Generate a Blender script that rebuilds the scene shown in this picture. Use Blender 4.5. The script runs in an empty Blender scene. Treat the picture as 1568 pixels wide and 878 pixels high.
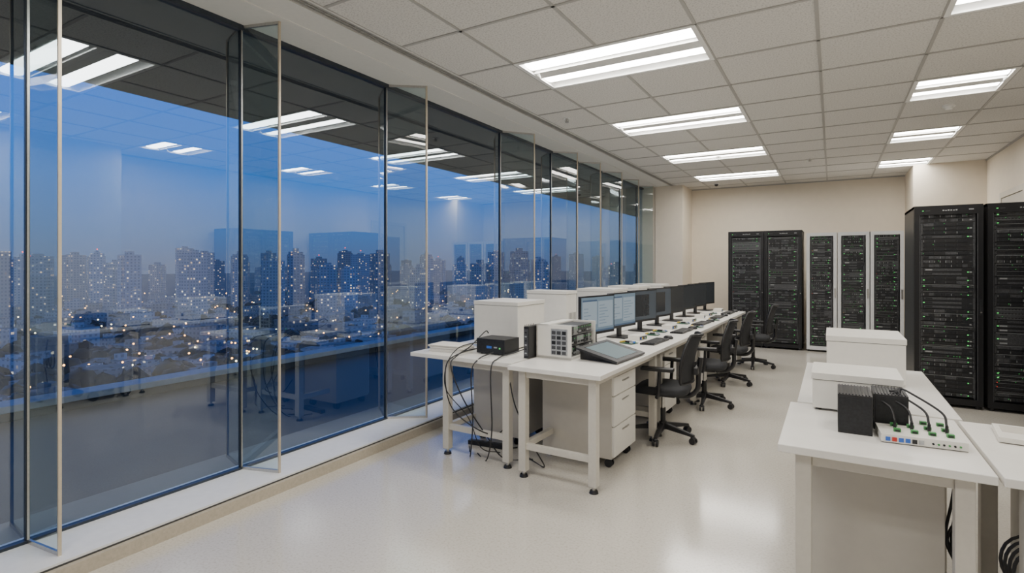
import bpy, bmesh, math, random
from mathutils import Vector, Matrix
random.seed(7)
D=bpy.data; scene=bpy.context.scene

# ------------------------------------------------------------------ materials
def new_mat(name):
    m=D.materials.new(name); m.use_nodes=True
    nt=m.node_tree; b=nt.nodes.get('Principled BSDF')
    return m,nt,b
def mat(name,col,rough=.5,metal=0.,var=.06,scale=30.,bump=0.,coat=0.,spec=None):
    m,nt,b=new_mat(name)
    tc=nt.nodes.new('ShaderNodeTexCoord'); n=nt.nodes.new('ShaderNodeTexNoise')
    n.inputs['Scale'].default_value=scale; n.inputs['Detail'].default_value=4
    nt.links.new(tc.outputs['Object'],n.inputs['Vector'])
    r=nt.nodes.new('ShaderNodeValToRGB')
    r.color_ramp.elements[0].position=.3; r.color_ramp.elements[1].position=.7
    r.color_ramp.elements[0].color=[c*(1-var) for c in col]+[1]
    r.color_ramp.elements[1].color=[min(1,c*(1+var)) for c in col]+[1]
    nt.links.new(n.outputs['Fac'],r.inputs['Fac']); nt.links.new(r.outputs['Color'],b.inputs['Base Color'])
    b.inputs['Roughness'].default_value=rough; b.inputs['Metallic'].default_value=metal
    if spec is not None: b.inputs['Specular IOR Level'].default_value=spec
    if coat: b.inputs['Coat Weight'].default_value=coat
    if bump:
        bp=nt.nodes.new('ShaderNodeBump'); bp.inputs['Strength'].default_value=bump; bp.inputs['Distance'].default_value=.002
        nt.links.new(n.outputs['Fac'],bp.inputs['Height']); nt.links.new(bp.outputs['Normal'],b.inputs['Normal'])
    return m
def emis(name,col,strength,sample=True,base=(.02,.02,.02)):
    m,nt,b=new_mat(name)
    b.inputs['Base Color'].default_value=(*base,1)
    b.inputs['Emission Color'].default_value=(*col,1); b.inputs['Emission Strength'].default_value=strength
    if not sample: m.cycles.emission_sampling='NONE'
    return m

M_wall=mat('wall_paint_cream',(.77,.69,.57),.7,var=.02,scale=8,bump=.05)
M_wallw=mat('wall_paint_white',(.76,.73,.67),.7,var=.02,scale=8,bump=.05)
M_trim=mat('trim_paint',(.62,.58,.50),.45,var=.03)
M_curb=mat('curb_stone_beige',(.44,.39,.31),.5,var=.08,scale=60)
M_sill=mat('sill_white_stone',(.78,.78,.78),.35,var=.03,scale=20)
M_bulk=mat('bulkhead_paint',(.74,.73,.69),.7,var=.02)
M_grid=mat('ceiling_grid_metal',(.42,.41,.39),.5,var=.02)
M_slot=mat('diffuser_dark',(.10,.10,.10),.6)
M_top=mat('laminate_top',(.78,.76,.715),.30,var=.02,scale=12)
M_frame=mat('powder_coat_cream',(.58,.55,.485),.42,var=.03,scale=50)
M_cab=mat('cabinet_cream',(.52,.49,.43),.45,var=.02,scale=20)
M_white=mat('equipment_white',(.74,.72,.665),.4,var=.02,scale=20)
M_gap=mat('shadow_gap',(.05,.05,.05),.7)
M_black=mat('black_plastic',(.012,.012,.014),.42,var=.15,scale=80,bump=.1)
M_fabric=mat('chair_mesh_fabric',(.022,.023,.026),.85,var=.5,scale=400,bump=.6)
M_blk2=mat('rack_black_steel',(.009,.009,.011),.38,metal=.2,var=.1,scale=40)
M_dk=mat('server_face_dark',(.018,.019,.022),.45,metal=.3,var=.3,scale=90)
M_dk2=mat('server_face_grey',(.085,.087,.093),.4,metal=.5,var=.3,scale=90)
M_lg=mat('server_metal_light',(.42,.43,.44),.35,metal=.5,var=.1,scale=60)
M_wrk=mat('rack_white_steel',(.68,.69,.69),.38,metal=.1,var=.03)
M_chr=mat('brushed_metal',(.55,.54,.52),.28,metal=1.,var=.08,scale=90)
M_fin_edge=mat('fin_edge_metal',(.62,.54,.42),.35,metal=.5,var=.05)
M_mull=mat('mullion_dark',(.045,.055,.07),.35,metal=.5,var=.1)
M_green=emis('led_green',(.12,.9,.18),1.1,False,(.02,.1,.02))
M_amber=emis('led_amber',(1.,.45,.08),.9,False)
M_red=emis('led_red',(1.,.08,.04),.9,False)
M_redp=mat('plastic_red',(.5,.03,.02),.4)
M_blue=mat('plastic_blue',(.03,.12,.5),.4)
M_term=mat('terminal_green',(.05,.26,.07),.45)
M_pcb=mat('pcb_green',(.02,.10,.06),.4,var=.4,scale=150)
M_yel=mat('plastic_yellow',(.6,.42,.06),.5)
M_paper=mat('paper',(.78,.75,.69),.8,var=.05,scale=120)
M_cable=mat('cable_rubber',(.015,.015,.017),.5)
M_lamp=emis('luminaire_lens',(1.,.96,.895),29.,True,(.8,.8,.8))
M_lampw=mat('luminaire_housing',(.86,.86,.84),.4,var=.01)

# floor terrazzo
M_floor,nt,b=new_mat('floor_terrazzo')
tc=nt.nodes.new('ShaderNodeTexCoord')
v=nt.nodes.new('ShaderNodeTexVoronoi'); v.inputs['Scale'].default_value=120
n=nt.nodes.new('ShaderNodeTexNoise'); n.inputs['Scale'].default_value=75; n.inputs['Detail'].default_value=5
n2=nt.nodes.new('ShaderNodeTexNoise'); n2.inputs['Scale'].default_value=1.2
for q in (v,n,n2): nt.links.new(tc.outputs['Object'],q.inputs['Vector'])
r1=nt.nodes.new('ShaderNodeValToRGB'); e=r1.color_ramp.elements
e[0].position=.28; e[0].color=(.47,.43,.36,1); e[1].position=.47; e[1].color=(.57,.535,.47,1)
e2=r1.color_ramp.elements.new(.76); e2.color=(.61,.58,.52,1)
nt.links.new(n.outputs['Fac'],r1.inputs['Fac'])
r2=nt.nodes.new('ShaderNodeValToRGB'); e=r2.color_ramp.elements
e[0].position=.0; e[0].color=(.87,.85,.81,1); e[1].position=.14; e[1].color=(1,1,1,1)
nt.links.new(v.outputs['Distance'],r2.inputs['Fac'])
mx=nt.nodes.new('ShaderNodeMix'); mx.data_type='RGBA'; mx.blend_type='MULTIPLY'; mx.inputs[0].default_value=1
nt.links.new(r1.outputs['Color'],mx.inputs[6]); nt.links.new(r2.outputs['Color'],mx.inputs[7])
nt.links.new(mx.outputs[2],b.inputs['Base Color'])
mr=nt.nodes.new('ShaderNodeMapRange'); mr.inputs[3].default_value=.10; mr.inputs[4].default_value=.20
nt.links.new(n2.outputs['Fac'],mr.inputs[0]); nt.links.new(mr.outputs[0],b.inputs['Roughness'])
b.inputs['Specular IOR Level'].default_value=.9

# ceiling tile
M_tile,nt,b=new_mat('ceiling_tile_mineral')
tc=nt.nodes.new('ShaderNodeTexCoord')
n=nt.nodes.new('ShaderNodeTexNoise'); n.inputs['Scale'].default_value=80; n.inputs['Detail'].default_value=5
nt.links.new(tc.outputs['Object'],n.inputs['Vector'])
r=nt.nodes.new('ShaderNodeValToRGB'); e=r.color_ramp.elements
e[0].position=.34; e[0].color=(.54,.525,.50,1); e[1].position=.52; e[1].color=(.74,.725,.69,1)
nt.links.new(n.outputs['Fac'],r.inputs['Fac']); nt.links.new(r.outputs['Color'],b.inputs['Base Color'])
b.inputs['Roughness'].default_value=.9
bp=nt.nodes.new('ShaderNodeBump'); bp.inputs['Strength'].default_value=.3; bp.inputs['Distance'].default_value=.003
nt.links.new(n.outputs['Fac'],bp.inputs['Height']); nt.links.new(bp.outputs['Normal'],b.inputs['Normal'])

def glass(name,tint,f0,rough=0.,power=5.,gcol=(1,1,1)):
    m=D.materials.new(name); m.use_nodes=True; nt=m.node_tree; nt.nodes.clear()
    o=nt.nodes.new('ShaderNodeOutputMaterial'); mix=nt.nodes.new('ShaderNodeMixShader')
    t=nt.nodes.new('ShaderNodeBsdfTransparent'); g=nt.nodes.new('ShaderNodeBsdfGlossy')
    t.inputs[0].default_value=(*tint,1); g.inputs['Roughness'].default_value=rough; g.inputs[0].default_value=(*gcol,1)
    lw=nt.nodes.new('ShaderNodeLayerWeight'); lw.inputs['Blend'].default_value=.5
    p=nt.nodes.new('ShaderNodeMath'); p.operation='POWER'; p.inputs[1].default_value=power
    a=nt.nodes.new('ShaderNodeMath'); a.operation='MULTIPLY_ADD'; a.inputs[1].default_value=1-f0; a.inputs[2].default_value=f0
    nt.links.new(lw.outputs['Facing'],p.inputs[0]); nt.links.new(p.outputs[0],a.inputs[0])
    nt.links.new(a.outputs[0],mix.inputs[0]); nt.links.new(t.outputs[0],mix.inputs[1]); nt.links.new(g.outputs[0],mix.inputs[2])
    nt.links.new(mix.outputs[0],o.inputs[0]); return m
M_glass=glass('window_glass_tinted',(.56,.68,.82),.20,power=4.,gcol=(.84,.93,1.))
M_fin=glass('fin_glass_green',(.68,.78,.79),.08,power=4.)

# ------------------------------------------------------------------ mesh builder
class MB:
    def __init__(s): s.v=[];s.f=[];s.m=[];s.s=[];s.mats=[]
    def mi(s,m):
        if m not in s.mats: s.mats.append(m)
        return s.mats.index(m)
    def add(s,vs,fs,m,smooth=False,M=None):
        o=len(s.v); k=s.mi(m)
        for p in vs:
            p=Vector(p); s.v.append(M@p if M else p)
        for f in fs:
            s.f.append([o+i for i in f]); s.m.append(k); s.s.append(smooth)
    def box(s,x0,x1,y0,y1,z0,z1,m,M=None):
        s.add([(x0,y0,z0),(x1,y0,z0),(x1,y1,z0),(x0,y1,z0),(x0,y0,z1),(x1,y0,z1),(x1,y1,z1),(x0,y1,z1)],
              [(0,3,2,1),(4,5,6,7),(0,1,5,4),(1,2,6,5),(2,3,7,6),(3,0,4,7)],m,False,M)
    def cyl(s,p0,p1,r0,m,r1=None,n=16,M=None):
        p0=Vector(p0);p1=Vector(p1); r1=r0 if r1 is None else r1
        d=(p1-p0).normalized(); a=d.orthogonal().normalized(); b=d.cross(a)
        A=[p0+(a*math.cos(t)+b*math.sin(t))*r0 for t in [2*math.pi*i/n for i in range(n)]]
        B=[p1+(a*math.cos(t)+b*math.sin(t))*r1 for t in [2*math.pi*i/n for i in range(n)]]
        s.add(A+B,[(i,(i+1)%n,n+(i+1)%n,n+i) for i in range(n)],m,True,M)
        s.add(A,[tuple(range(n))[::-1]],m,False,M); s.add(B,[tuple(range(n))],m,False,M)
    def tube(s,pts,r,m,n=6,sub=6,M=None):
        P=[Vector(p) for p in pts]
        if len(P)>2 and sub>1:
            Q=[]; E=[P[0]*2-P[1]]+P+[P[-1]*2-P[-2]]
            for i in range(1,len(E)-2):
                a,b,c,d=E[i-1:i+3]
                for k in range(sub):
                    t=k/sub
                    Q.append(.5*((2*b)+(c-a)*t+(2*a-5*b+4*c-d)*t*t+(3*b-a-3*c+d)*t**3))
            Q.append(P[-1]); P=Q
        rings=[]; up=None
        for i,p in enumerate(P):
            d=(P[min(i+1,len(P)-1)]-P[max(i-1,0)])
            d=d.normalized() if d.length>1e-9 else Vector((0,0,1))
            a=d.orthogonal().normalized() if up is None else (up-d*up.dot(d)).normalized()
            up=a; b=d.cross(a)
            rings.append([p+(a*math.cos(2*math.pi*k/n)+b*math.sin(2*math.pi*k/n))*r for k in range(n)])
        vs=[q for R in rings for q in R]; fs=[]
        for i in range(len(rings)-1):
            for k in range(n): fs.append((i*n+k,i*n+(k+1)%n,(i+1)*n+(k+1)%n,(i+1)*n+k))
        s.add(vs,fs,m,True,M); s.add(rings[0],[tuple(range(n))],m,False,M); s.add(rings[-1],[tuple(range(n))],m,False,M)
    def sph(s,c,r,m,sc=(1,1,1),nu=12,nv=8,M=None):
        vs=[];fs=[]
        for j in range(nv+1):
            th=math.pi*j/nv
            for i in range(nu):
                ph=2*math.pi*i/nu
                vs.append((c[0]+r*sc[0]*math.sin(th)*math.cos(ph),c[1]+r*sc[1]*math.sin(th)*math.sin(ph),c[2]+r*sc[2]*math.cos(th)))
        for j in range(nv):
            for i in range(nu): fs.append((j*nu+i,j*nu+(i+1)%nu,(j+1)*nu+(i+1)%nu,(j+1)*nu+i))
        s.add(vs,fs,m,True,M)
    def sheet(s,f,nu,nv,off,m,M=None):
        A=[Vector(f(i/nu,j/nv)) for j in range(nv+1) for i in range(nu+1)]
        off=Vector(off); B=[p+off for p in A]; w=nu+1; N=len(A); fs=[]
        for j in range(nv):
            for i in range(nu):
                a=j*w+i; fs.append((a,a+1,a+w+1,a+w)); fs.append((N+a,N+a+w,N+a+w+1,N+a+1))
        for i in range(nu):
            a=i; fs.append((a,N+a,N+a+1,a+1)); a=nv*w+i; fs.append((a,a+1,N+a+1,N+a))
        for j in range(nv):
            a=j*w; fs.append((a,a+w,N+a+w,N+a)); a=j*w+nu; fs.append((a,N+a,N+a+w,a+w))
        s.add(A+B,fs,m,True,M)
    def done(s,name,loc=(0,0,0),rz=0.,bevel=0.,parent=None,sc=1.):
        me=D.meshes.new(name); me.from_pydata([tuple(p*sc) for p in s.v],[],s.f)
        for m in s.mats: me.materials.append(m)
        me.polygons.foreach_set('material_index',s.m); me.polygons.foreach_set('use_smooth',s.s)
        bm=bmesh.new(); bm.from_mesh(me)
        bmesh.ops.recalc_face_normals(bm,faces=bm.faces); bm.to_mesh(me); bm.free()
        o=D.objects.new(name,me); scene.collection.objects.link(o)
        o.location=loc; o.rotation_euler=(0,0,rz)
        if parent: o.parent=parent
        if bevel:
            md=o.modifiers.new('bevel','BEVEL'); md.width=bevel; md.segments=2; md.limit_method='ANGLE'; md.angle_limit=math.radians(50)
        return o
def quad(name,pts,m):
    me=D.meshes.new(name); me.from_pydata(pts,[],[tuple(range(len(pts)))]); me.materials.append(m)
    o=D.objects.new(name,me); scene.collection.objects.link(o); return o
def simple(name,b,m,bevel=0.):
    q=MB(); q.box(*b,m); return q.done(name,bevel=bevel)

# ------------------------------------------------------------------ room constants
CEIL=3.2; XW=-3.57; XF=-3.27; XC=-3.16; XR=2.12; Y0=-2.5; Y1=12.5; SILL=.09
simple('floor',(XW-.1,XR+.15,Y0-.15,Y1+.15,-.2,0),M_floor)
q=MB(); q.box(XW-.08,XC-.035,Y0,Y1,0,SILL,M_sill); q.box(XC-.035,XC,Y0,Y1,0,SILL-.02,M_curb)
q.box(XC-.045,XC-.03,Y0,Y1,SILL-.025,SILL-.012,M_gap)
q.done('trim_1')
simple('wall_back',(XW-.1,XR+.15,Y1,Y1+.15,0,3.6),M_wall)
simple('wall_front',(XW-.1,XR+.15,Y0-.15,Y0,0,3.6),M_wallw)
simple('wall_right',(XR,XR+.15,Y0,Y1,0,3.6),M_wall)
simple('wall_column',(-3.3,-2.71,11.62,Y1,0,CEIL),M_wall)
simple('wall_pilaster',(1.17,XR,11.28,Y1,0,CEIL),M_wall)
simple('wall_pilaster',(1.55,XR,-.3,3.8,0,CEIL),M_wallw)
simple('wall_left',(XW-.1,-3.29,11.62,Y1,0,CEIL),M_wall)
simple('baseboard_back',(-2.71,1.17,Y1-.015,Y1,0,.1),M_trim)
simple('baseboard_right',(XR-.015,XR,3.8,9.2,0,.1),M_trim)
q=MB()
q.box(XR-.03,XR-.001,9.20,9.28,0,2.56,M_trim); q.box(XR-.03,XR-.001,10.32,10.40,0,2.56,M_trim); q.box(XR-.03,XR-.001,9.28,10.32,2.48,2.56,M_trim)
q.box(XR-.02,XR-.001,9.29,10.31,.01,2.47,M_frame); q.box(XR-.024,XR-.02,9.45,10.15,1.1,2.2,M_mull)
q.cyl((XR-.02,9.38,1.02),(XR-.07,9.38,1.02),.01,M_chr); q.cyl((XR-.065,9.38,1.02),(XR-.065,9.5,1.02),.009,M_chr)
q.done('door_1',bevel=.003)

# ------------------------------------------------------------------ ceiling
XL=[-2.86,-2.295,-1.56,-.825,-.09,.645,1.38,XR]
YL=[Y0]+[3.9+.742*k for k in range(-8,12)]+[Y1]
def lit(i,j):
    xa=XL[i]; ya=YL[j]; k=round((ya-3.9)/.742)
    if abs(ya-(3.9+.742*k))>.01 or k%3!=0: return False
    return abs(xa+2.295)<.01 or abs(xa+1.56)<.01 or abs(xa-.645)<.01
q=MB(); lightcells=[]
for i in range(len(XL)-1):
    for j in range(len(YL)-1):
        x0,x1,y0,y1=XL[i],XL[i+1],YL[j],YL[j+1]
        if lit(i,j):
            if i in (1,5): lightcells.append((x0,(XL[i+2] if i==1 else x1),y0,y1))
            continue
        q.box(x0,x1,y0,y1,CEIL,CEIL+.03,M_tile)
q.box(XW-.1,-2.96,Y0,Y1,CEIL,CEIL+.03,M_bulk)
q.box(-2.96,-2.86,Y0,Y1,CEIL+.06,CEIL+.08,M_slot)
q.box(XW-.1,XR+.15,Y0,Y1,CEIL+.25,CEIL+.3,M_slot)
q.done('ceiling')
q=MB(); t=.012
for i,x in enumerate(XL[:-1]):
    for j in range(len(YL)-1):
        if abs(x+1.56)<.01 and lit(1,j): continue
        q.box(x-t,x+t,YL[j],YL[j+1],CEIL-.006,CEIL+.005,M_grid)
for y in YL[1:-1]:
    q.box(XL[0],XR,y-t,y+t,CEIL-.006,CEIL+.005,M_grid)
q.box(XR-.02,XR,Y0,Y1,CEIL-.02,CEIL,M_grid); q.box(-2.71,1.17,Y1-.02,Y1,CEIL-.02,CEIL,M_grid)
q.done('trim_2')
q=MB()
q.box(-2.97,-2.955,Y0,11.6,CEIL-.008,CEIL+.06,M_bulk); q.box(-2.865,-2.85,Y0,11.6,CEIL-.008,CEIL+.06,M_bulk)
for k in range(3): 
    x=-2.942+k*.027; q.box(x,x+.008,Y0,11.6,CEIL-.004,CEIL+.04,M_grid)
y=Y0+.03
while y<11.5: q.box(-2.955,-2.865,y,y+.006,CEIL+.0,CEIL+.03,M_grid); y+=.08
q.done('slot_diffuser')  # ceiling air slot diffuser: side rails, louvres and cross bars
for (x0,x1,y0,y1) in lightcells:
    w=x1-x0; d=y1-y0; q=MB()
    q.box(0,w,0,d,.10,.12,M_lampw)
    q.box(0,.01,0,d,0,.10,M_lampw); q.box(w-.01,w,0,d,0,.10,M_lampw); q.box(0,w,0,.01,0,.10,M_lampw); q.box(0,w,d-.01,d,0,.10,M_lampw)
    q.box(0,w,0,.035,-.008,0.004,M_lampw); q.box(0,w,d-.035,d,-.008,0.004,M_lampw); q.box(0,.035,.035,d-.035,-.008,0.004,M_lampw); q.box(w-.035,w,.035,d-.035,-.008,0.004,M_lampw)
    c=d/2
    q.add([(.035,c-.07,.0),(w-.035,c-.07,.0),(w-.035,c+.07,.0),(.035,c+.07,.0),(.035,c-.035,.045),(w-.035,c-.035,.045),(w-.035,c+.035,.045),(.035,c+.035,.045)],
          [(4,5,6,7),(0,1,5,4),(2,3,7,6)],M_lampw)
    for s in (-1,1):
        a=c+s*.175
        N=6; L=[]
        for k in range(N+1):
            an=math.pi*k/N; yy=a-math.cos(an)*.088; zz=.03-math.sin(an)*.022
            L.append((yy,zz))
        vs=[(.045,yy,zz) for yy,zz in L]+[(w-.045,yy,zz) for yy,zz in L]
        q.add(vs,[(k,k+1,N+2+k,N+1+k) for k in range(N)],M_lamp,True)
        q.box(.04,w-.04,a-.095,a+.095,.032,.04,M_lampw)
    q.done('recessed_ceiling_light',loc=(x0,y0,CEIL))

def px(x,y,z):
    u=(x-784)/830.; d=830*(1.52-z)/(y-406.)
    return (d*(-.509+.861*u),d*(.861+.509*u))
for (x,y) in [(868,181),(1240,243),(1100,240)]:
    X,Y=px(x,y,CEIL); q=MB()
    q.cyl((0,0,0),(0,0,-.008),.04,M_lampw); q.cyl((0,0,-.008),(0,0,-.04),.012,M_chr); q.cyl((0,0,-.045),(0,0,-.05),.022,M_chr)
    for s in(-1,1): q.tube([(s*.012,0,-.01),(s*.022,0,-.03),(0,0,-.046)],.003,M_chr)
    q.done('fire_sprinkler',(X,Y,CEIL))
X,Y=px(1453,161,CEIL); q=MB(); q.cyl((0,0,0),(0,0,-.02),.055,M_lampw,n=24); q.cyl((0,0,-.02),(0,0,-.045),.045,M_lampw,r1=.03,n=24); q.done('smoke_detector',(X,Y,CEIL))
q=MB(); q.cyl((0,0,0),(0,0,-.03),.05,M_lampw,n=20); q.sph((0,0,-.035),.04,M_black,(1,1,.9)); q.done('dome_camera',(-2.05,11.7,CEIL))

# ------------------------------------------------------------------ window wall
fin_in=[-.2,1.13,2.30,3.73,5.73,7.15,8.1,9.15,10.15,11.2]
fin_out=[-.1,1.16,2.39,3.957,6.088,7.44,8.37,9.42,10.41,11.42]
ys=[Y0]+fin_in+[11.62]
for k in range(len(ys)-1):
    a,bb=ys[k],ys[k+1]
    quad('window_%d'%(k+1),[(XW,a,SILL),(XW,bb,SILL),(XW,bb,CEIL),(XW,a,CEIL)],M_glass)
for k,(a,bb) in enumerate(zip(fin_in,fin_out)):
    q=MB(); h0=SILL; h1=CEIL-.007
    q.add([(XW+.01,a,h0+.02),(XF,bb,h0+.02),(XF,bb,h1-.02),(XW+.01,a,h1-.02)],[(0,1,2,3)],M_fin)
    q.box(XF-.007,XF+.007,bb-.007,bb+.007,h0,h1,M_fin_edge)
    q.box(XW-.010,XW+.012,a-.009,a+.009,h0,h1,M_mull); q.box(XW+.012,XW+.018,a-.005,a+.005,h0,h1,M_chr)
    n=Vector((XF-XW,bb-a,0)); 
    for z in (h0,h1-.02):
        p=Vector((-n.y,n.x,0)).normalized()*.006; A=Vector((XW,a,z)); B=Vector((XF,bb,z))
        q.add([A-p,B-p,B+p,A+p]+[v+Vector((0,0,.02)) for v in (A-p,B-p,B+p,A+p)],[(0,1,2,3),(4,5,6,7),(0,1,5,4),(1,2,6,5),(2,3,7,6),(3,0,4,7)],M_chr)
    q.done('glass_fin')
q=MB(); q.box(XW-.03,XW+.03,Y0,11.62,CEIL-.04,CEIL,M_mull); q.box(XW-.02,XW+.02,Y0,11.62,SILL,SILL+.015,M_mull)
q.box(XW+.03,XF+.06,Y0,11.62,CEIL-.006,CEIL,M_bulk)
q.done('window_frame_rail')

# ------------------------------------------------------------------ balcony outside
M_soff=mat('soffit_dark',(.012,.013,.015),.8,var=.1)
M_balc=mat('balcony_floor',(.045,.048,.055),.6,var=.1,scale=4)
M_para=mat('parapet_stone',(.70,.68,.66),.6,var=.08,scale=10)
q=MB(); xb=XW-.13
q.box(-6.0,xb,Y0-3,24,CEIL+.31,CEIL+.5,M_soff); q.box(-6.0,xb,Y0-3,24,CEIL+.02,CEIL+.31,M_soff)
q.box(-7.1,xb,Y0-3,24,-.35,.0,M_balc)
q.box(-7.1,-6.85,Y0-3,24,0,.09,M_balc); q.box(-7.13,-6.82,Y0-3,24,.09,.16,M_para)
q.box(-6.0,xb,Y0-3.2,Y0-3,-.35,CEIL+.5,M_soff)
q.done('balcony',bevel=.008)

# ------------------------------------------------------------------ workbench row
RA=math.radians(-1.4); PV=(-1.3,3.3)
def R(x,y):
    dx,dy=x-PV[0],y-PV[1]; c,s=math.cos(RA),math.sin(RA)
    return (PV[0]+c*dx-s*dy,PV[1]+s*dx+c*dy)
TOP=.80
def bench(x0,x1,y0,y1,row=True,ovl=.06,rail=True,stub=0.):
    w=x1-x0; d=y1-y0; q=MB(); L=.058
    q.box(0,w,0,d,TOP-.032,TOP,M_top)
    a=ovl; e=.05
    for (xa,ya) in [(a,e),(w-e-L,e),(a,d-e-L),(w-e-L,d-e-L)]:
        q.box(xa,xa+L,ya,ya+L,.045,TOP-.032,M_frame)
        q.cyl((xa+L/2,ya+L/2,.015),(xa+L/2,ya+L/2,.05),.012,M_chr); q.cyl((xa+L/2,ya+L/2,0),(xa+L/2,ya+L/2,.018),.032,M_black,r1=.026)
    for y in (e+.01,d-e-L+.008): q.box(a+L,w-e-L,y,y+.04,TOP-.085,TOP-.032,M_frame)
    for x in (a+.01,w-e-L+.008): q.box(x,x+.04,e+L,d-e-L,TOP-.085,TOP-.032,M_frame)
    if rail:
        q.box(a+L,w-e-L,e+.012,e+.046,.20,.245,M_frame)
        if stub: q.box(a+.01,a+.05,e+L,stub,.20,.245,M_frame)
        q.box(a+L,w-e-L,d-e-.046,d-e-.012,.20,.245,M_frame)
    X,Y=R(x0,y0) if row else (x0,y0)
    return q.done('workbench',(X,Y,0),RA if row else 0,bevel=.003)
LEN=1.43
for k in range(4):
    bench(-2.0,-1.29,3.30+k*LEN,3.30+(k+1)*LEN-.005,stub=.50 if k==0 else 0)
    bench(-3.0,-2.02,3.38+k*LEN,3.38+(k+1)*LEN-.005,ovl=.30 if k==0 else .12,stub=.44 if k==0 else 0)

def pedestal(cx,cy,w,d,h,z0,face,row=True,nd=3,name='drawer_pedestal'):
    q=MB(); q.box(-w/2,w/2-.018,-d/2,d/2,z0,z0+h,M_cab)
    hs=[.24,.38,.38] if nd==3 else [1.]
    z=z0+h-.01
    for f in hs:
        zz=z-f*(h-.02); q.box(w/2-.02,w/2,-d/2+.006,d/2-.006,zz+.006,z-.002,M_white)
        if nd==3: q.box(w/2-.002,w/2+.006,-.07,.07,z-.055,z-.043,M_chr)
        else: q.box(w/2-.002,w/2+.008,d/2-.06,d/2-.048,z-.2,z-.08,M_chr)
        z=zz
    for sx in(-1,1):
        for sy in(-1,1):
            x,y=sx*(w/2-.06),sy*(d/2-.06); r=z0*.42
            q.cyl((x,y,z0-.012),(x,y,z0),.022,M_black); q.box(x-.012,x+.012,y-.016,y+.016,r,z0-.01,M_black)
            for t in(-1,1): q.cyl((x,y+t*.012,r),(x,y+t*.022,r),r,M_black,n=14)
    X,Y=R(cx,cy) if row else (cx,cy)
    q.done(name,(X,Y,0),(RA if row else 0)+face,bevel=.003)
pedestal(-1.70,4.06,.60,.48,.62,.075,0)
for k,yy in enumerate([5.45,6.85,8.3]): pedestal(-1.72,yy,.56,.42,.62,.075,0)
pedestal(-2.48,4.12,.48,.48,.58,.075,math.pi/2,nd=1,name='storage_cabinet')
for yy in (5.6,7.0,8.4): pedestal(-2.5,yy,.5,.5,.58,.075,math.pi,nd=1,name='storage_cabinet')

# ------------------------------------------------------------------ chairs
def chair(x,y,rz):
    q=MB()
    for k in range(5):
        a=2*math.pi*k/5+.3; M=Matrix.Rotation(a,4,'Z')
        q.add([(.03,-.028,.085),(.03,.028,.085),(.31,.016,.062),(.31,-.016,.062),(.03,-.022,.135),(.03,.022,.135),(.31,.013,.085),(.31,-.013,.085)],
              [(0,3,2,1),(4,5,6,7),(0,1,5,4),(1,2,6,5),(2,3,7,6),(3,0,4,7)],M_black,M=M)
        q.cyl((.30,0,.05),(.30,0,.08),.011,M_black,M=M)
        q.sph((.30,0,.055),.026,M_black,(1,.9,.6),8,6,M=M)
        for t in(-1,1): q.cyl((.30,t*.008,.029),(.30,t*.026,.029),.029,M_black,n=16,M=M)
    q.cyl((0,0,.08),(0,0,.15),.042,M_black,r1=.034); q.cyl((0,0,.15),(0,0,.27),.026,M_black); q.cyl((0,0,.27),(0,0,.40),.015,M_chr)
    q.box(-.12,.10,-.075,.075,.385,.425,M_black)
    q.cyl((.05,-.07,.40),(.05,-.26,.405),.007,M_black)
    N=28; rings=[]
    def ring(sc,z,drop):
        o=[]
        for k in range(N):
            t=2*math.pi*k/N; c,s=math.cos(t),math.sin(t)
            xx=.245*sc*math.copysign(abs(c)**.55,c); yy=.25*sc*math.copysign(abs(s)**.55,s)
            o.append((xx,yy,z-(drop*max(0,xx/.245)**3)))
        return o
    for sc,z,dr in [(.86,.425,.01),(.97,.435,.015),(1.,.455,.02),(.985,.48,.025),(.92,.494,.03),(.6,.496,.012),(.1,.488,0)]: rings.append(ring(sc,z,dr))
    vs=[p for r_ in rings for p in r_]; fs=[tuple(range(N))]+[(i*N+k,i*N+(k+1)%N,(i+1)*N+(k+1)%N,(i+1)*N+k) for i in range(len(rings)-1) for k in range(N)]+[tuple(range((len(rings)-1)*N,len(rings)*N))]
    q.add(vs,fs,M_fabric,True)
    def back(u,v):
        z=.545+v*.42; hw=(.225-.05*(abs(v-.35)*1.3)**2*2)*(1-.12*v**4)
        yy=(u-.5)*2*hw; xx=-.262-.09*v+.09*(u-.5)**2*4*.8+.035*math.sin(v*math.pi*.9)
        return (xx,yy,z)
    q.sheet(back,10,10,(-.012,0,0),M_fabric)
    edge=[back(0,j/8) for j in range(9)]+[back(i/6,1) for i in range(1,6)]+[back(1,1-j/8) for j in range(9)]+[back(1-i/6,0) for i in range(1,7)]
    q.tube([(p[0]-.006,p[1],p[2]) for p in edge],.014,M_black,n=8,sub=2)
    q.tube([(-.06,0,.40),(-.22,0,.40),(-.305,0,.47),(-.315,0,.60),(-.335,0,.76)],.022,M_black,n=8)
    q.box(-.325,-.29,-.12,.12,.62,.68,M_black)
    for s in(-1,1):
        q.tube([(.0,s*.12,.41),(.0,s*.26,.42),(-.02,s*.285,.47),(-.03,s*.285,.66)],.016,M_black,n=8)
        q.box(-.15,.13,s*.285-.042,s*.285+.042,.66,.69,M_black)
    return q.done('office_chair',(x,y,0),rz,bevel=.006,sc=.955)
chair(-1.29,4.80,math.pi+.06)
chair(-1.20,6.14,math.pi+.12)
chair(-1.16,7.42,math.pi-.02)
chair(-1.02,8.80,math.pi+.1)

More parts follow.
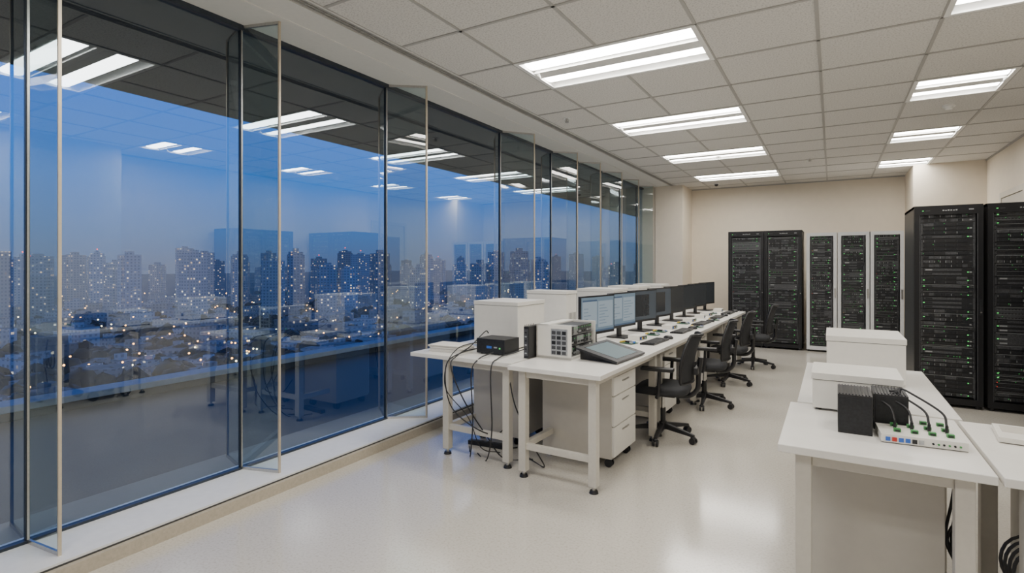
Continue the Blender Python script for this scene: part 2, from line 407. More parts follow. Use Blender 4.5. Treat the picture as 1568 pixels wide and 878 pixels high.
# ------------------------------------------------------------------ monitors
M_scrA=emis('screen_desktop',(.16,.24,.31),.75,False,(.03,.03,.03))
M_scrW=emis('screen_window',(.32,.40,.46),.75,False,(.05,.05,.05))
M_scrB=emis('screen_bar',(.05,.10,.18),.8,False,(.02,.02,.02))
M_off=mat('screen_off',(.026,.031,.038),.25,var=.05,spec=.5)
M_scrD=emis('screen_dim',(.05,.07,.09),.6,False,(.03,.03,.03))
def monitor(x,y,kind,yaw=0.):
    q=MB(); w=.56; h=.345; zb=.10
    q.box(-.012,.012,-w/2,w/2,zb,zb+h,M_black); q.box(-.03,-.012,-w/2+.08,w/2-.08,zb+.05,zb+h-.06,M_black)
    scr={'on':M_scrA,'dim':M_scrD,'off':M_off}[kind]
    q.box(.012,.0132,-w/2+.013,w/2-.013,zb+.024,zb+h-.013,scr)
    if kind=='on':
        q.box(.0132,.0138,-w/2+.013,w/2-.013,zb+.024,zb+.040,M_scrB)
        q.box(.0132,.0138,-w/2+.03,-.02,zb+.09,zb+h-.035,M_scrW); q.box(.0138,.0142,-w/2+.03,-.02,zb+h-.05,zb+h-.035,M_scrB)
        q.box(.0132,.0138,.0,w/2-.03,zb+.06,zb+h-.05,M_scrW)
        for k in range(7): q.box(.0138,.0142,.02,.02+random.uniform(.08,.2),zb+.09+k*.027,zb+.097+k*.027,M_scrA)
        for k in range(5): q.box(.0138,.0142,-w/2+.05,-w/2+.05+random.uniform(.06,.17),zb+.11+k*.03,zb+.117+k*.03,M_scrA)
    if kind=='dim':
        q.box(.0132,.0138,-w/2+.03,.12,zb+.06,zb+h-.05,M_off)
    q.box(-.045,-.02,-.03,.03,.01,zb+.18,M_black); q.box(-.11,.09,-.115,.115,0,.012,M_black)
    X,Y=R(x,y); q.done('computer_monitor',(X,Y,TOP),RA+yaw,bevel=.002)
kinds=['on','on','dim','dim','off','off','off','off']
for k in range(8): monitor(-1.85,4.56+k*.625,kinds[k],[-.16,-.12,-.22,-.18][k%4])

def keyboard(x,y,rz=0.):
    q=MB(); q.box(-.065,.065,-.215,.215,0,.014,M_black)
    for r_ in range(5):
        for c in range(15):
            if r_==4 and 4<c<10: continue
            X=.052-r_*.025; Y=-.2+c*.0272
            q.box(X-.021,X,Y,Y+.024,.014,.020,M_dk)
    q.box(-.062,-.043,-.08,.08,.014,.020,M_dk)
    X,Y=R(x,y); q.done('keyboard',(X,Y,TOP),RA+math.pi+rz,bevel=0)
def mouse(x,y,rz=0.):
    q=MB(); q.sph((0,0,.012),.03,M_black,(1.7,1,.75),14,8); 
    q.v=[Vector((p.x,p.y,max(0,p.z))) for p in q.v]
    q.box(.02,.035,-.003,.003,.028,.036,M_lg)
    X,Y=R(x,y); q.done('computer_mouse',(X,Y,TOP),rz)
for k,yy in enumerate([5.0,5.95,6.85,7.75,8.55]):
    keyboard(-1.46,yy,random.uniform(-.05,.05)); mouse(-1.42,yy+.30,random.uniform(-.3,.3))
def devboard(x,y,rz,case):
    q=MB()
    if case:
        q.box(-.06,.06,-.08,.08,0,.045,M_white); q.box(.06,.063,-.07,.07,.008,.036,M_dk)
        for k in range(5): q.box(.063,.070,-.062+k*.026,-.045+k*.026,.012,.028,[M_blue,M_yel,M_black,M_lg,M_term][k])
    else:
        q.box(-.07,.07,-.055,.055,.006,.010,M_pcb)
        for sx in(-.06,.06):
            for sy in(-.045,.045): q.cyl((sx,sy,0),(sx,sy,.012),.004,M_chr,n=8)
        q.box(-.025,.02,-.02,.025,.010,.024,M_black); q.box(.04,.068,-.05,-.03,.010,.026,M_lg); q.box(.04,.068,-.02,.0,.010,.026,M_blue)
        q.box(-.065,-.045,-.05,.03,.010,.022,M_yel); q.box(.03,.045,.02,.05,.010,.018,M_term)
        for k in range(6): q.box(-.05+k*.014,-.043+k*.014,.035,.05,.010,.016,M_lg)
    X,Y=R(x,y); q.done('electronics_enclosure' if case else 'circuit_board',(X,Y,TOP),rz,bevel=.0015 if case else 0)
for k,(x,y,c) in enumerate([(-1.64,4.80,0),(-1.66,5.1,1),(-1.64,5.5,0),(-1.65,5.8,0),(-1.65,6.15,1),(-1.42,6.44,0),(-1.65,6.75,0),(-1.65,7.05,1),(-1.42,7.36,0),(-1.65,7.6,1),(-1.65,8.0,1),(-1.65,8.35,0),(-1.65,8.8,1)]):
    devboard(x,y,random.uniform(-.3,.3),c)

# tablet on wedge stand
q=MB(); M=Matrix.Translation((0,0,.006))@Matrix.Rotation(math.radians(13),4,'Y')
q.box(-.34,0,-.27,.27,.0,.016,M_black,M=M); q.box(-.31,-.03,-.20,.20,.016,.0168,M_off,M=M)
q.box(-.30,-.04,-.19,.19,.0168,.0172,emis('tablet_screen',(.10,.19,.21),.8,False),M=M)
q.add([(-.33,-.2,0),(-.05,-.2,0),(-.33,-.2,.074),(-.33,.2,0),(-.05,.2,0),(-.33,.2,.074)],[(0,1,2),(3,5,4),(0,2,5,3),(0,3,4,1),(1,4,5,2)],M_black)
X,Y=R(-1.33,4.00); q.done('pen_display_tablet',(X,Y,TOP),RA-.05,bevel=.003)

# open instrument chassis with modules
q=MB(); W=.30;Dp=.46;H=.26
q.box(0,W,0,.012,.0,H,M_white); q.box(0,W,Dp-.012,Dp,0,H,M_white); q.box(0,.012,0,Dp,0,H,M_white); q.box(0,W,0,Dp,0,.02,M_white); q.box(0,W*.35,0,Dp,H-.012,H,M_white)
for sh in range(3):
    z=.028+sh*.078; q.box(.02,W-.02,.015,Dp-.015,z-.006,z,M_lg)
    y=.02
    while y<Dp-.05:
        wd=random.choice([.03,.045,.06]); q.box(.03,W-.015,y,y+wd-.004,z,z+.064,random.choice([M_dk,M_dk2,M_dk2,M_lg]))
        q.box(W-.016,W-.010,y+.006,y+wd-.012,z+.012,z+.026,random.choice([M_lg,M_dk2,M_dk]))
        q.box(W-.016,W-.011,y+.006,y+.010,z+.047,z+.051,M_green); y+=wd
q.box(.13,.27,-.003,.0,.03,.23,M_lg)
for r_ in range(5):
    for c in range(3): q.box(.138+c*.044,.170+c*.044,-.008,-.003,.036+r_*.038,.062+r_*.038,[M_dk2,M_dk,M_dk2][(r_*2+c)%3])
X,Y=R(-2.0,3.72); q.done('modular_instrument_chassis',(X,Y,TOP),RA,bevel=.0015)
q=MB(); q.box(0,.045,0,.2,0,.245,M_black); q.box(.005,.04,-.004,0,.02,.225,M_dk2)
for k in range(6): q.box(.012,.03,-.007,-.004,.035+k*.032,.045+k*.032,M_dk if k%2 else M_lg)
X,Y=R(-2.055,3.62); q.done('network_switch',(X,Y,TOP),RA,bevel=.002)

# white instrument cabinets
def instr(x0,x1,y0,y1,h,row=True,z=TOP,port=True):
    w=x1-x0;d=y1-y0; q=MB()
    q.box(.004,w-.004,.004,d-.004,.012,h-.035,M_white); q.box(0,w,0,d,h-.032,h,M_white); q.box(.006,w-.006,.006,d-.006,h-.036,h-.031,M_gap)
    for sx in(.03,w-.03):
        for sy in(.03,d-.03): q.cyl((sx,sy,0),(sx,sy,.013),.014,M_black,n=10)
    if port:
        q.box(w*.45,w*.45+.05,-.002,.005,.05,.085,M_gap); q.box(w*.47,w*.47+.03,-.005,-.001,.058,.075,M_dk2)
    for k in range(6): q.box(w-.005,w-.003,d*.25+k*.03,d*.25+k*.03+.012,h*.25,h*.5,M_gap)
    X,Y=R(x0,y0) if row else (x0,y0)
    q.done('instrument_cabinet',(X,Y,z),RA if row else 0,bevel=.005)
instr(-2.77,-2.31,3.95,4.43,.40)
instr(-2.84,-2.37,5.0,5.25,.45)
instr(-2.87,-2.37,6.3,6.8,.42)
instr(-2.85,-2.4,7.3,7.8,.42)
instr(-2.8,-2.35,8.2,8.6,.42)
q=MB(); q.box(0,.27,0,.22,.008,.125,M_black); q.box(.02,.25,-.003,0,.02,.11,M_dk); q.box(.10,.15,-.005,-.003,.05,.07,M_blue); q.box(.17,.20,-.005,-.003,.055,.066,M_lg); q.box(.22,.232,-.006,-.003,.05,.062,M_green)
for sx in(.03,.24):
    for sy in(.03,.19): q.cyl((sx,sy,0),(sx,sy,.01),.01,M_black,n=8)
X,Y=R(-2.50,3.62); q.done('controller_box',(X,Y,TOP),RA,bevel=.004)
q=MB(); z=0
for k in range(9):
    t=random.uniform(.004,.011); dx,dy=random.uniform(-.012,.012),random.uniform(-.01,.01); q.box(-.15+dx,.15+dx,-.11+dy,.11+dy,z,z+t-.0008,M_paper if k%3 else M_white); z+=t
X,Y=R(-2.76,3.62); q.done('paper_stack',(X,Y,TOP),RA+.1)

# cables hanging off the front bench
q=MB()
BC=(-2.3,3.4,0)
def cb(pts,r=.006): q.tube([Vector(p)-Vector(BC) for p in pts],r,M_cable,n=6,sub=8)
cb([(-2.56,3.93,.93),(-2.55,3.86,.95),(-2.53,3.62,.86),(-2.53,3.44,.81),(-2.52,3.34,.74),(-2.42,3.36,.5),(-2.3,3.5,.2),(-2.2,3.6,.012),(-2.0,3.7,.01)],.005)
cb([(-2.52,3.75,.83),(-2.54,3.50,.82),(-2.56,3.33,.74),(-2.5,3.31,.45),(-2.3,3.38,.28),(-2.25,3.6,.2),(-2.22,3.75,.3)],.005)
cb([(-2.3,3.6,.83),(-2.32,3.42,.80),(-2.33,3.34,.7),(-2.33,3.36,.35),(-2.45,3.5,.02),(-2.6,3.7,.008)],.005)
cb([(-2.2,3.95,.82),(-2.2,3.7,.812),(-2.18,3.48,.81),(-2.15,3.33,.74),(-2.16,3.36,.3),(-2.3,3.5,.01),(-2.45,3.6,.008)],.005)
cb([(-2.54,3.93,.90),(-2.57,3.80,.87),(-2.56,3.5,.86),(-2.56,3.34,.75),(-2.58,3.36,.55),(-2.40,3.40,.35),(-2.35,3.5,.1),(-2.3,3.7,.01)],.004)
cb([(-2.1,3.5,.70),(-2.0,3.42,.5),(-1.95,3.5,.3),(-1.9,3.55,.15),(-1.85,3.6,.01),(-2.1,3.75,.01)],.005)
q.done('cable_bundle',BC)
q=MB(); q.box(-.16,.16,-.025,.025,0,.035,M_black)
for k in range(5): q.box(-.13+k*.057,-.095+k*.057,-.015,.015,.035,.038,M_dk2)
q.tube([(.16,0,.02),(.22,.02,.008),(.26,.06,.006)],.006,M_cable); q.done('power_strip',(-2.50,3.80,0),.1,bevel=.003)
for (x,y) in [(-2.12,4.3),(-2.15,5.0)]:
    q=MB(); 
    for k in range(4):
        q.tube([(random.uniform(-.03,.03),random.uniform(-.05,.1),.70),(random.uniform(-.03,.03),.05,.5),(random.uniform(-.03,.03),.1,.2),(random.uniform(-.03,.03),.2,.008),(random.uniform(-.03,.03),.35,.008)],.005,M_cable)
    q.done('cable_bundle',(x,y,0))

# ------------------------------------------------------------------ right tables
bench(-.19,.485,2.42,3.20,row=False,rail=False)
bench(.50,1.22,2.42,3.20,row=False,rail=False)
bench(-.16,.52,3.23,4.55,row=False)
pedestal(.14,2.98,.44,.50,.57,.12,math.pi/2,row=False,nd=1,name='storage_cabinet')
pedestal(.92,2.95,.44,.50,.57,.12,math.pi/2,row=False,nd=1,name='storage_cabinet')
instr(-.09,.285,3.08,3.42,.185,row=False,port=False)
instr(-.035,.375,3.9,4.4,.28,row=False)
def heatbox(x,y,w,d,h):
    q=MB(); q.box(0,w,0,d,0,h,M_black)
    n=int(w/.012)
    for k in range(n): q.box(.004+k*.012,.009+k*.012,.004,d-.004,h,h+.004,M_dk)
    q.box(.006,w-.006,-.002,0,.008,h-.008,M_dk); q.done('power_supply',(x,y,TOP),0,bevel=.002)
heatbox(.02,2.72,.125,.22,.165); heatbox(.155,2.85,.125,.19,.155)
q=MB(); w=.28;d=.17;h=.036
q.box(0,w,0,d,.004,h,M_white)
for sx in(.02,w-.02):
    for sy in(.02,d-.02): q.cyl((sx,sy,0),(sx,sy,.005),.008,M_black,n=8)
for k,(c) in enumerate([M_blue,M_redp,M_blue,M_blue,M_black,M_lg]): q.box(.015+k*.022,.031+k*.022,-.003,0,.010,.026,c)
for k in range(6): q.cyl((.17+k*.017,-.004,.018),(.17+k*.017,0,.018),.004,M_term if k%2 else M_dk,n=8)
q.box(.125,w,d,.33,.004,h,M_white)
for r_ in range(3):
    for c in range(4):
        x=.05+c*.058; y=.05+r_*.085
        if r_==2 and c<2: continue
        q.box(x,x+.024,y,y+.018,h,h+.013,M_term); q.box(x+.004,x+.020,y-.003,y+.004,h+.003,h+.009,M_black)
for c in range(4):
    x=.062+c*.058; q.cyl((x,.115,h),(x,.115,h+.03),.006,M_black,n=10)
    q.tube([(x,.115,h+.03),(x-.01,.15,h+.075),(x-.04-.02*c,.22,.135+.01*c),(.10,.24+.005*c,.165+.004*c),(.06+.01*c,.25,.163)],.0045,M_cable)
q.done('terminal_block_controller',(.17,2.655,TOP),.06,bevel=.001)
q=MB(); q.box(-.17,.17,-.12,.12,.004,.024,M_white); q.box(-.15,.15,-.02,.10,.024,.0255,M_cab); q.box(-.05,.05,-.10,-.035,.024,.0255,M_lg)
for sx in(-.14,.14):
    for sy in(-.09,.09): q.cyl((sx,sy,0),(sx,sy,.005),.008,M_black,n=8)
q.tube([(.17,.05,.014),(.25,.05,.02),(.3,.1,.005)],.004,M_cable)
q.done('control_panel_unit',(.76,2.99,TOP),-.1,bevel=.004)
q=MB()
for k in range(5):
    q.tube([(random.uniform(-.02,.02),0,.70),(random.uniform(-.03,.03),.02,.5),(random.uniform(-.05,.05),.03,.33),(random.uniform(-.03,.05),.0,.2),(random.uniform(-.05,.05),.06,.008),(.0,.15,.008)],.006,M_cable)
q.done('cable_bundle',(.47,2.95,0))
q=MB()
for k in range(4):
    pts=[(0.06*math.cos(t)*(1+.1*k),.03*k-.03,.42+.08*math.sin(t)*(1+.08*k)) for t in [i*math.pi/5 for i in range(11)]]
    q.tube(pts,.006,M_cable,sub=2)
q.tube([(0,0,.5),(.01,.02,.6),(0,.03,.7)],.006,M_cable); q.tube([(0,0,.34),(.01,.02,.2),(0,.03,.008)],.006,M_cable)
q.done('cable_bundle',(.62,2.62,0))

# ------------------------------------------------------------------ server racks
def rack(x,y,w,d,h,style='black',seed=0,rz=0.):
    rnd=random.Random(seed); q=MB(); F=M_blk2 if style=='black' else M_wrk; e=.045 if style=='black' else .052
    for (sx,sy) in [(.04,.05),(w-.04,.05),(.04,d-.05),(w-.04,d-.05)]: q.cyl((sx,sy,0),(sx,sy,.03),.022,M_black)
    q.box(0,.018,.03,d,.03,h,F); q.box(w-.018,w,.03,d,.03,h,F); q.box(0,w,.03,d,h-.03,h,F); q.box(0,w,.03,d,.03,.06,F); q.box(0,w,d-.01,d,.03,h,F)
    tz=.10 if style=='black' else .06
    q.box(.002,e,0,.028,.035,h-.003,F); q.box(w-e,w-.002,0,.028,.035,h-.003,F); q.box(e,w-e,0,.028,h-tz,h-.003,F); q.box(e,w-e,0,.028,.035,.10,F)
    if style=='black':
        q.box(e,e+.006,.004,.022,.10,h-tz,M_dk2); q.box(w-e-.006,w-e,.004,.022,.10,h-tz,M_dk2)
    hx=w-e*.5
    q.box(hx-.012,hx+.012,-.014,0,h*.46,h*.46+.16,M_dk if style=='black' else M_chr); q.cyl((hx,-.02,h*.46+.03),(hx,0,h*.46+.03),.008,M_chr,n=10)
    if style=='black':
        for k in range(6): q.box(w*.42+k*.022,w*.42+k*.022+.015,-.0015,0,h-.062,h-.062+[.012,.009,.014][k%3],M_lg)
        q.box(w-.12,w-.08,-.0015,0,h-.058,h-.048,M_lg)
        q.box(.07,.085,-.002,0,h-.06,h-.052,M_green); q.box(.10,.14,-.002,0,h-.059,h-.053,M_dk2)
    xa=e+.012; xb=w-e-.012
    q.box(xa,xa+.014,.05,.07,.08,h-.05,M_dk2); q.box(xb-.014,xb,.05,.07,.08,h-.05,M_dk2)
    q.box(xa,xb,.12,.125,.06,h-.04,M_black)
    z=.11; U=.0445; xl=xa+.016; xr=xb-.016; ww=xr-xl
    while z<h-tz-.03:
        n=rnd.choice([1,1,1,2,2,3]); H=U*n-.004
        if z+H>h-tz: n=1; H=min(U-.004,h-tz-z); 
        if H<.02: break
        k=rnd.random(); base=M_dk if k<.6 else (M_dk2 if k<.75 else M_black)
        q.box(xl,xr,.045,.118,z,z+H,base)
        q.box(xl,xr,.040,.045,z+H-.004,z+H-.001,M_lg if rnd.random()<.3 else M_dk2)
        q.box(xl-.01,xl+.006,.040,.046,z+.004,z+H-.004,M_dk2); q.box(xr-.006,xr+.01,.040,.046,z+.004,z+H-.004,M_dk2)
        typ=rnd.random()
        for r_ in range(n):
            zz=z+r_*U
            if typ<.55:
                nb=8 if typ<.3 else 4; bw=(ww-.06)/nb
                for c in range(nb):
                    bx=xl+.012+c*bw
                    q.box(bx,bx+bw-.004,.039,.045,zz+.006,zz+.035,rnd.choice([M_dk2,M_dk,M_black]))
                    q.box(bx+.002,bx+.006,.036,.039,zz+.009,zz+.03,rnd.choice([M_lg,M_dk2,M_dk2]))
                    if rnd.random()<.10: q.box(bx+bw-.012,bx+bw-.007,.0375,.039,zz+.026,zz+.031,M_green)
            elif typ<.8:
                for c in range(14):
                    bx=xl+.02+c*(ww-.09)/14; q.box(bx,bx+.013,.041,.045,zz+.010,zz+.022,M_black)
                    if rnd.random()<.15: q.box(bx+.003,bx+.008,.041,.045,zz+.026,zz+.030,M_green)
                q.box(xl+.01,xr-.05,.0425,.045,zz+.006,zz+.008,M_lg)
            else:
                q.box(xl+.02,xr-.1,.042,.045,zz+.010,zz+.032,M_dk2); q.box(xl+.03,xl+.09,.040,.042,zz+.014,zz+.028,M_lg if rnd.random()<.4 else M_dk)
        q.box(xr-.035,xr-.015,.0425,.045,z+H*.5-.006,z+H*.5+.006,M_lg if rnd.random()<.4 else M_dk2)
        g=rnd.random()
        if g<.55: q.box(xr-.054,xr-.040,.0405,.045,z+H*.5-.0045,z+H*.5+.0045,M_green)
        if .3<g<.75: q.box(xl+.01,xl+.025,.0405,.045,z+H*.5-.0045,z+H*.5+.0045,M_green)
        if g<.05: q.box(xl+.008,xl+.014,.0405,.045,z+.01,z+.018,M_red)
        elif g<.09: q.box(xl+.008,xl+.014,.0405,.045,z+.01,z+.018,M_amber)
        z+=U*n
    for k in range(3):
        z0=rnd.uniform(.3,h-.6); q.tube([(xr-.02,.038,z0),(xr+.005,.030,z0+.08),(xr+.004,.030,z0+.25),(xr-.02,.038,z0+.33)],.004,M_cable,n=5,sub=4)
    q.done('server_rack',(x,y,0),rz)
rack(.77,7.35,.585,.9,2.16,'black',1)
rack(1.385,7.35,.60,.9,2.16,'black',2)
rack(-1.69,10.85,.61,.9,2.14,'black',3)
rack(-1.075,10.85,.61,.9,2.14,'black',4)
rack(-.395,10.85,.46,.85,2.08,'white',5)
rack(.075,10.85,.46,.85,2.08,'white',6)
rack(.545,10.85,.46,.85,2.08,'white',7)
rack(1.50,6.03,.575,.58,2.14,'black',8,-math.pi/2)
rack(1.50,6.61,.575,.58,2.14,'black',9,-math.pi/2)

# ------------------------------------------------------------------ city outside
GZ=-62.
CITY=D.objects.new('city_skyline',None); scene.collection.objects.link(CITY)
def haze_mix(nt,shader_out,scale=1800.,col=(.12,.155,.27)):  # aerial haze painted into city materials as emission growing with distance from the origin
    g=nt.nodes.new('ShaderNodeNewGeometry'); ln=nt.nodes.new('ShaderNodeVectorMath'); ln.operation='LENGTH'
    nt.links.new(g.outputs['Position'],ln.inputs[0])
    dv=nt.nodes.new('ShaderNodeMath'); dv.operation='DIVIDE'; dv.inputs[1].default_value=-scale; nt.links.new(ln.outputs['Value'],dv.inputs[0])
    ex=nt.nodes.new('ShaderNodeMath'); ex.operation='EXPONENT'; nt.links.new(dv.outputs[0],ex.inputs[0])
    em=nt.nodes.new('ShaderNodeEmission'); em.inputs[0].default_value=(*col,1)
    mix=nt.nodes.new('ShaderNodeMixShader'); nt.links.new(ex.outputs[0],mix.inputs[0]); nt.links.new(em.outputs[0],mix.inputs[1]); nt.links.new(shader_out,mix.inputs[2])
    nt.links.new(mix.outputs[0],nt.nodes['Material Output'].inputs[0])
def city_mat(name,wx,wz,thr,c0,c1,strength):
    m,nt,b=new_mat(name); m.cycles.emission_sampling='NONE'
    uv=nt.nodes.new('ShaderNodeUVMap'); sp=nt.nodes.new('ShaderNodeSeparateXYZ'); nt.links.new(uv.outputs[0],sp.inputs[0])
    def M(op,a,bv=None,c=None):
        n=nt.nodes.new('ShaderNodeMath'); n.operation=op
        for i,val in enumerate((a,bv,c)):
            if val is None: continue
            if isinstance(val,(int,float)): n.inputs[i].default_value=val
            else: nt.links.new(val,n.inputs[i])
        return n.outputs[0]
    u=M('DIVIDE',sp.outputs[0],wx); v_=M('DIVIDE',sp.outputs[1],wz)
    fu=M('FRACT',u); fv=M('FRACT',v_)
    mk=M('MULTIPLY',M('MULTIPLY',M('GREATER_THAN',fu,.25),M('LESS_THAN',fu,.72)),M('MULTIPLY',M('GREATER_THAN',fv,.28),M('LESS_THAN',fv,.75)))
    cm=nt.nodes.new('ShaderNodeCombineXYZ'); nt.links.new(M('FLOOR',u),cm.inputs[0]); nt.links.new(M('FLOOR',v_),cm.inputs[1])
    wn=nt.nodes.new('ShaderNodeTexWhiteNoise'); wn.noise_dimensions='2D'; nt.links.new(cm.outputs[0],wn.inputs['Vector'])
    on=M('GREATER_THAN',wn.outputs['Value'],thr)
    cm2=nt.nodes.new('ShaderNodeCombineXYZ'); nt.links.new(M('FLOOR',M('DIVIDE',sp.outputs[0],500.)),cm2.inputs[0])
    wn2=nt.nodes.new('ShaderNodeTexWhiteNoise'); wn2.noise_dimensions='2D'; nt.links.new(cm2.outputs[0],wn2.inputs['Vector'])
    r=nt.nodes.new('ShaderNodeValToRGB'); r.color_ramp.elements[0].color=(*c0,1); r.color_ramp.elements[1].color=(*c1,1); nt.links.new(wn2.outputs['Value'],r.inputs['Fac'])
    mx=nt.nodes.new('ShaderNodeMix'); mx.data_type='RGBA'; nt.links.new(M('MULTIPLY',mk,.55),mx.inputs[0]); nt.links.new(r.outputs['Color'],mx.inputs[6]); mx.inputs[7].default_value=(.03,.04,.06,1)
    nt.links.new(mx.outputs[2],b.inputs['Base Color']); b.inputs['Roughness'].default_value=.8
    r3=nt.nodes.new('ShaderNodeValToRGB'); r3.color_ramp.elements[0].color=(1,.50,.18,1); r3.color_ramp.elements[1].color=(1.,.80,.55,1)
    sc=nt.nodes.new('ShaderNodeSeparateColor'); nt.links.new(wn.outputs['Color'],sc.inputs[0]); nt.links.new(sc.outputs[1],r3.inputs['Fac'])
    nt.links.new(r3.outputs['Color'],b.inputs['Emission Color'])
    nt.links.new(M('MULTIPLY',M('MULTIPLY',mk,on),M('MULTIPLY',sc.outputs[2],strength)),b.inputs['Emission Strength'])
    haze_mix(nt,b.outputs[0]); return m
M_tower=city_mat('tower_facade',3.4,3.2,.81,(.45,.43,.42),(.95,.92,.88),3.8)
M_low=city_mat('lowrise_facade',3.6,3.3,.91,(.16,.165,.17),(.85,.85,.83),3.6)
def citysurf(name,c0,c1,sc,det=2,hs=1800.):
    m,nt,b=new_mat(name); nz=nt.nodes.new('ShaderNodeTexNoise'); nz.inputs['Scale'].default_value=sc; nz.inputs['Detail'].default_value=det
    rr=nt.nodes.new('ShaderNodeValToRGB'); rr.color_ramp.elements[0].position=.38; rr.color_ramp.elements[1].position=.68
    rr.color_ramp.elements[0].color=(*c0,1); rr.color_ramp.elements[1].color=(*c1,1); tcc=nt.nodes.new('ShaderNodeTexCoord')
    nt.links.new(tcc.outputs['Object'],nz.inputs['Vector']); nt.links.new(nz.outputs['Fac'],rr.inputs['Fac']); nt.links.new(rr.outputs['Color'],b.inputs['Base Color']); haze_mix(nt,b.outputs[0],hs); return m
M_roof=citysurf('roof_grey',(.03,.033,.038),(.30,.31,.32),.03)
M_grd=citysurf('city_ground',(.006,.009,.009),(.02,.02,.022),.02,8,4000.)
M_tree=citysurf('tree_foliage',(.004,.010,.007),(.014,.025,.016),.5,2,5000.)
M_sod=emis('street_sodium',(1.,.38,.08),17.,False); M_swh=emis('street_white',(1.,.74,.40),11.,False); M_avi=emis('aviation_red',(1.,.06,.04),7.,False)

class City:
    def __init__(s): s.v=[];s.f=[];s.uv=[];s.m=[];s.k=0
    def blk(s,cx,cy,w,d,z0,z1,ang,new=True):
        c,sn=math.cos(ang),math.sin(ang); o=len(s.v)
        if new: s.k+=1
        pts=[(-w/2,-d/2),(w/2,-d/2),(w/2,d/2),(-w/2,d/2)]
        for z in(z0,z1):
            for (x,y) in pts: s.v.append((cx+c*x-sn*y,cy+sn*x+c*y,z))
        L=[w,d,w,d]; u=s.k*500.+random.randint(0,60)*1.7
        for i in range(4):
            j=(i+1)%4; s.f.append((o+i,o+j,o+4+j,o+4+i)); s.m.append(0)
            s.uv+= [(u,z0-GZ),(u+L[i],z0-GZ),(u+L[i],z1-GZ),(u,z1-GZ)]; u+=L[i]
        s.f.append((o+4,o+5,o+6,o+7)); s.m.append(1); s.uv+=[(0,0)]*4
    def done(s,name,m):
        me=D.meshes.new(name); me.from_pydata(s.v,[],s.f); me.materials.append(m); me.materials.append(M_roof)
        me.polygons.foreach_set('material_index',s.m)
        uvl=me.uv_layers.new(name='UVMap'); uvl.data.foreach_set('uv',[c for p in s.uv for c in p])
        o=D.objects.new(name,me); scene.collection.objects.link(o); o.parent=CITY
def pol(dist,deg): a=math.radians(deg); return (-dist*math.cos(a),dist*math.sin(a))
q=MB(); q.add([(-4000,-2000,GZ),(-25,-2000,GZ),(-25,5000,GZ),(-4000,5000,GZ)],[(0,1,2,3)],M_grd); q.done('city_ground',parent=CITY)
C=City(); A=MB()
deg=2.
while deg<84:
    for lay,(d0,d1,h0,h1,pr) in enumerate([(620,740,58,84,.55),(800,980,58,88,.85),(1100,1500,56,86,.9)]):
        if random.random()<pr:
            dd=random.uniform(d0,d1); x,y=pol(dd,deg+random.uniform(-.6,.6)); h=random.uniform(h0,h1); w=random.uniform(16,21)*(1+.12*lay); dp=random.uniform(15,20); an=math.radians(-deg+random.choice([0,20,-25,45]))
            C.blk(x,y,w,dp,GZ,GZ+h,an); C.blk(x,y,w*.5,dp*1.2,GZ,GZ+h-3,an,False); C.blk(x,y,w*.35,dp*.4,GZ+h,GZ+h+random.uniform(2,5),an,False)
            if random.random()<.2: A.sph((x,y,GZ+h+6),.8,M_avi,nu=6,nv=4)
    deg+=random.uniform(1.7,2.6)
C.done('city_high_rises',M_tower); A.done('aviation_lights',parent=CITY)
C=City(); T=MB(); S=MB()
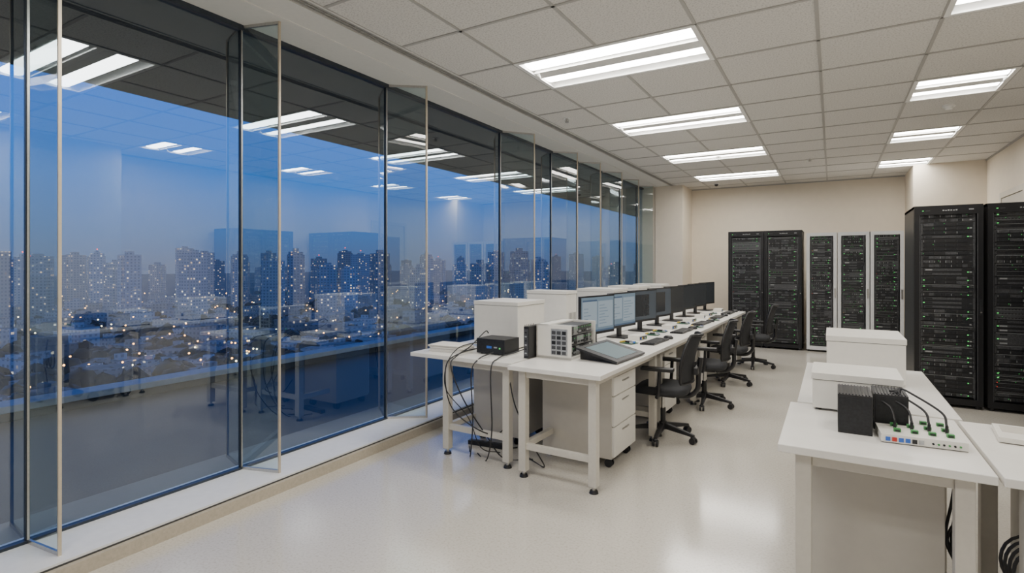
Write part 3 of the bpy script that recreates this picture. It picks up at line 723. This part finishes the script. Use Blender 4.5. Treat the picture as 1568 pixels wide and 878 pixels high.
for _ in range(1000):
    dist=125+900*random.random()**1.15; a=random.uniform(-4,84); x,y=pol(dist,a)
    if x>-70: continue
    near=dist<420
    h=random.uniform(7,15) if near else random.uniform(8,22)
    w=random.uniform(10,24); dp=random.uniform(9,16); an=math.radians(random.choice([12,12,102,40]))
    C.blk(x,y,w,dp,GZ,GZ+h,an)
    if random.random()<.7: C.blk(x+random.uniform(-2,2),y+random.uniform(-2,2),w*.3,dp*.35,GZ+h,GZ+h+random.uniform(2,3.5),an,False)
    if random.random()<.4: C.blk(x+w*.5*math.cos(an),y+w*.5*math.sin(an),w*.6,dp*1.3,GZ,GZ+h*.75,an,False)
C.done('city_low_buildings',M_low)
for _ in range(3600):
    dist=110+700*random.random()**1.1; x,y=pol(dist,random.uniform(-4,84)); r_=random.uniform(3.5,8)
    if x>-60: continue
    T.sph((x,y,GZ+random.uniform(5,9)),r_,M_tree,(1,1,random.uniform(.7,1.0)),7,5)
T.v=[p+Vector((random.uniform(-1,1),random.uniform(-1,1),random.uniform(-1,1))) for p in T.v]
T.done('city_trees',parent=CITY)
for _ in range(900):
    dist=130+1000*random.random()**1.1; x,y=pol(dist,random.uniform(-4,84)); 
    if x>-60: continue
    S.sph((x,y,GZ+random.uniform(11,17)),.36+dist/1100.*.5,random.choice([M_sod,M_sod,M_sod,M_swh]),nu=6,nv=4)
S.done('street_lights',parent=CITY)

# ------------------------------------------------------------------ world
w=D.worlds.new('dusk_sky'); scene.world=w; w.use_nodes=True; nt=w.node_tree; bg=nt.nodes['Background']
tc=nt.nodes.new('ShaderNodeTexCoord'); sp=nt.nodes.new('ShaderNodeSeparateXYZ'); nt.links.new(tc.outputs['Generated'],sp.inputs[0])
r=nt.nodes.new('ShaderNodeValToRGB'); cr=r.color_ramp
cr.elements[0].position=0; cr.elements[0].color=(.115,.15,.26,1)
cr.elements[1].position=1; cr.elements[1].color=(.008,.03,.14,1)
for p,c in [(.05,(.08,.18,.39,1)),(.13,(.042,.215,.60,1)),(.28,(.016,.20,.74,1)),(.5,(.012,.08,.36,1))]:
    e=cr.elements.new(p); e.color=c
nt.links.new(sp.outputs[2],r.inputs['Fac']); nt.links.new(r.outputs['Color'],bg.inputs[0]); bg.inputs[1].default_value=1.7

# ------------------------------------------------------------------ camera
cam=D.cameras.new('camera'); co=D.objects.new('camera',cam); scene.collection.objects.link(co)
co.location=(0,0,1.52); co.rotation_euler=(math.radians(90),0,math.radians(30.6))
cam.sensor_width=36; cam.lens=19.05; cam.shift_y=-.0212; cam.clip_start=.05; cam.clip_end=8000
scene.camera=co
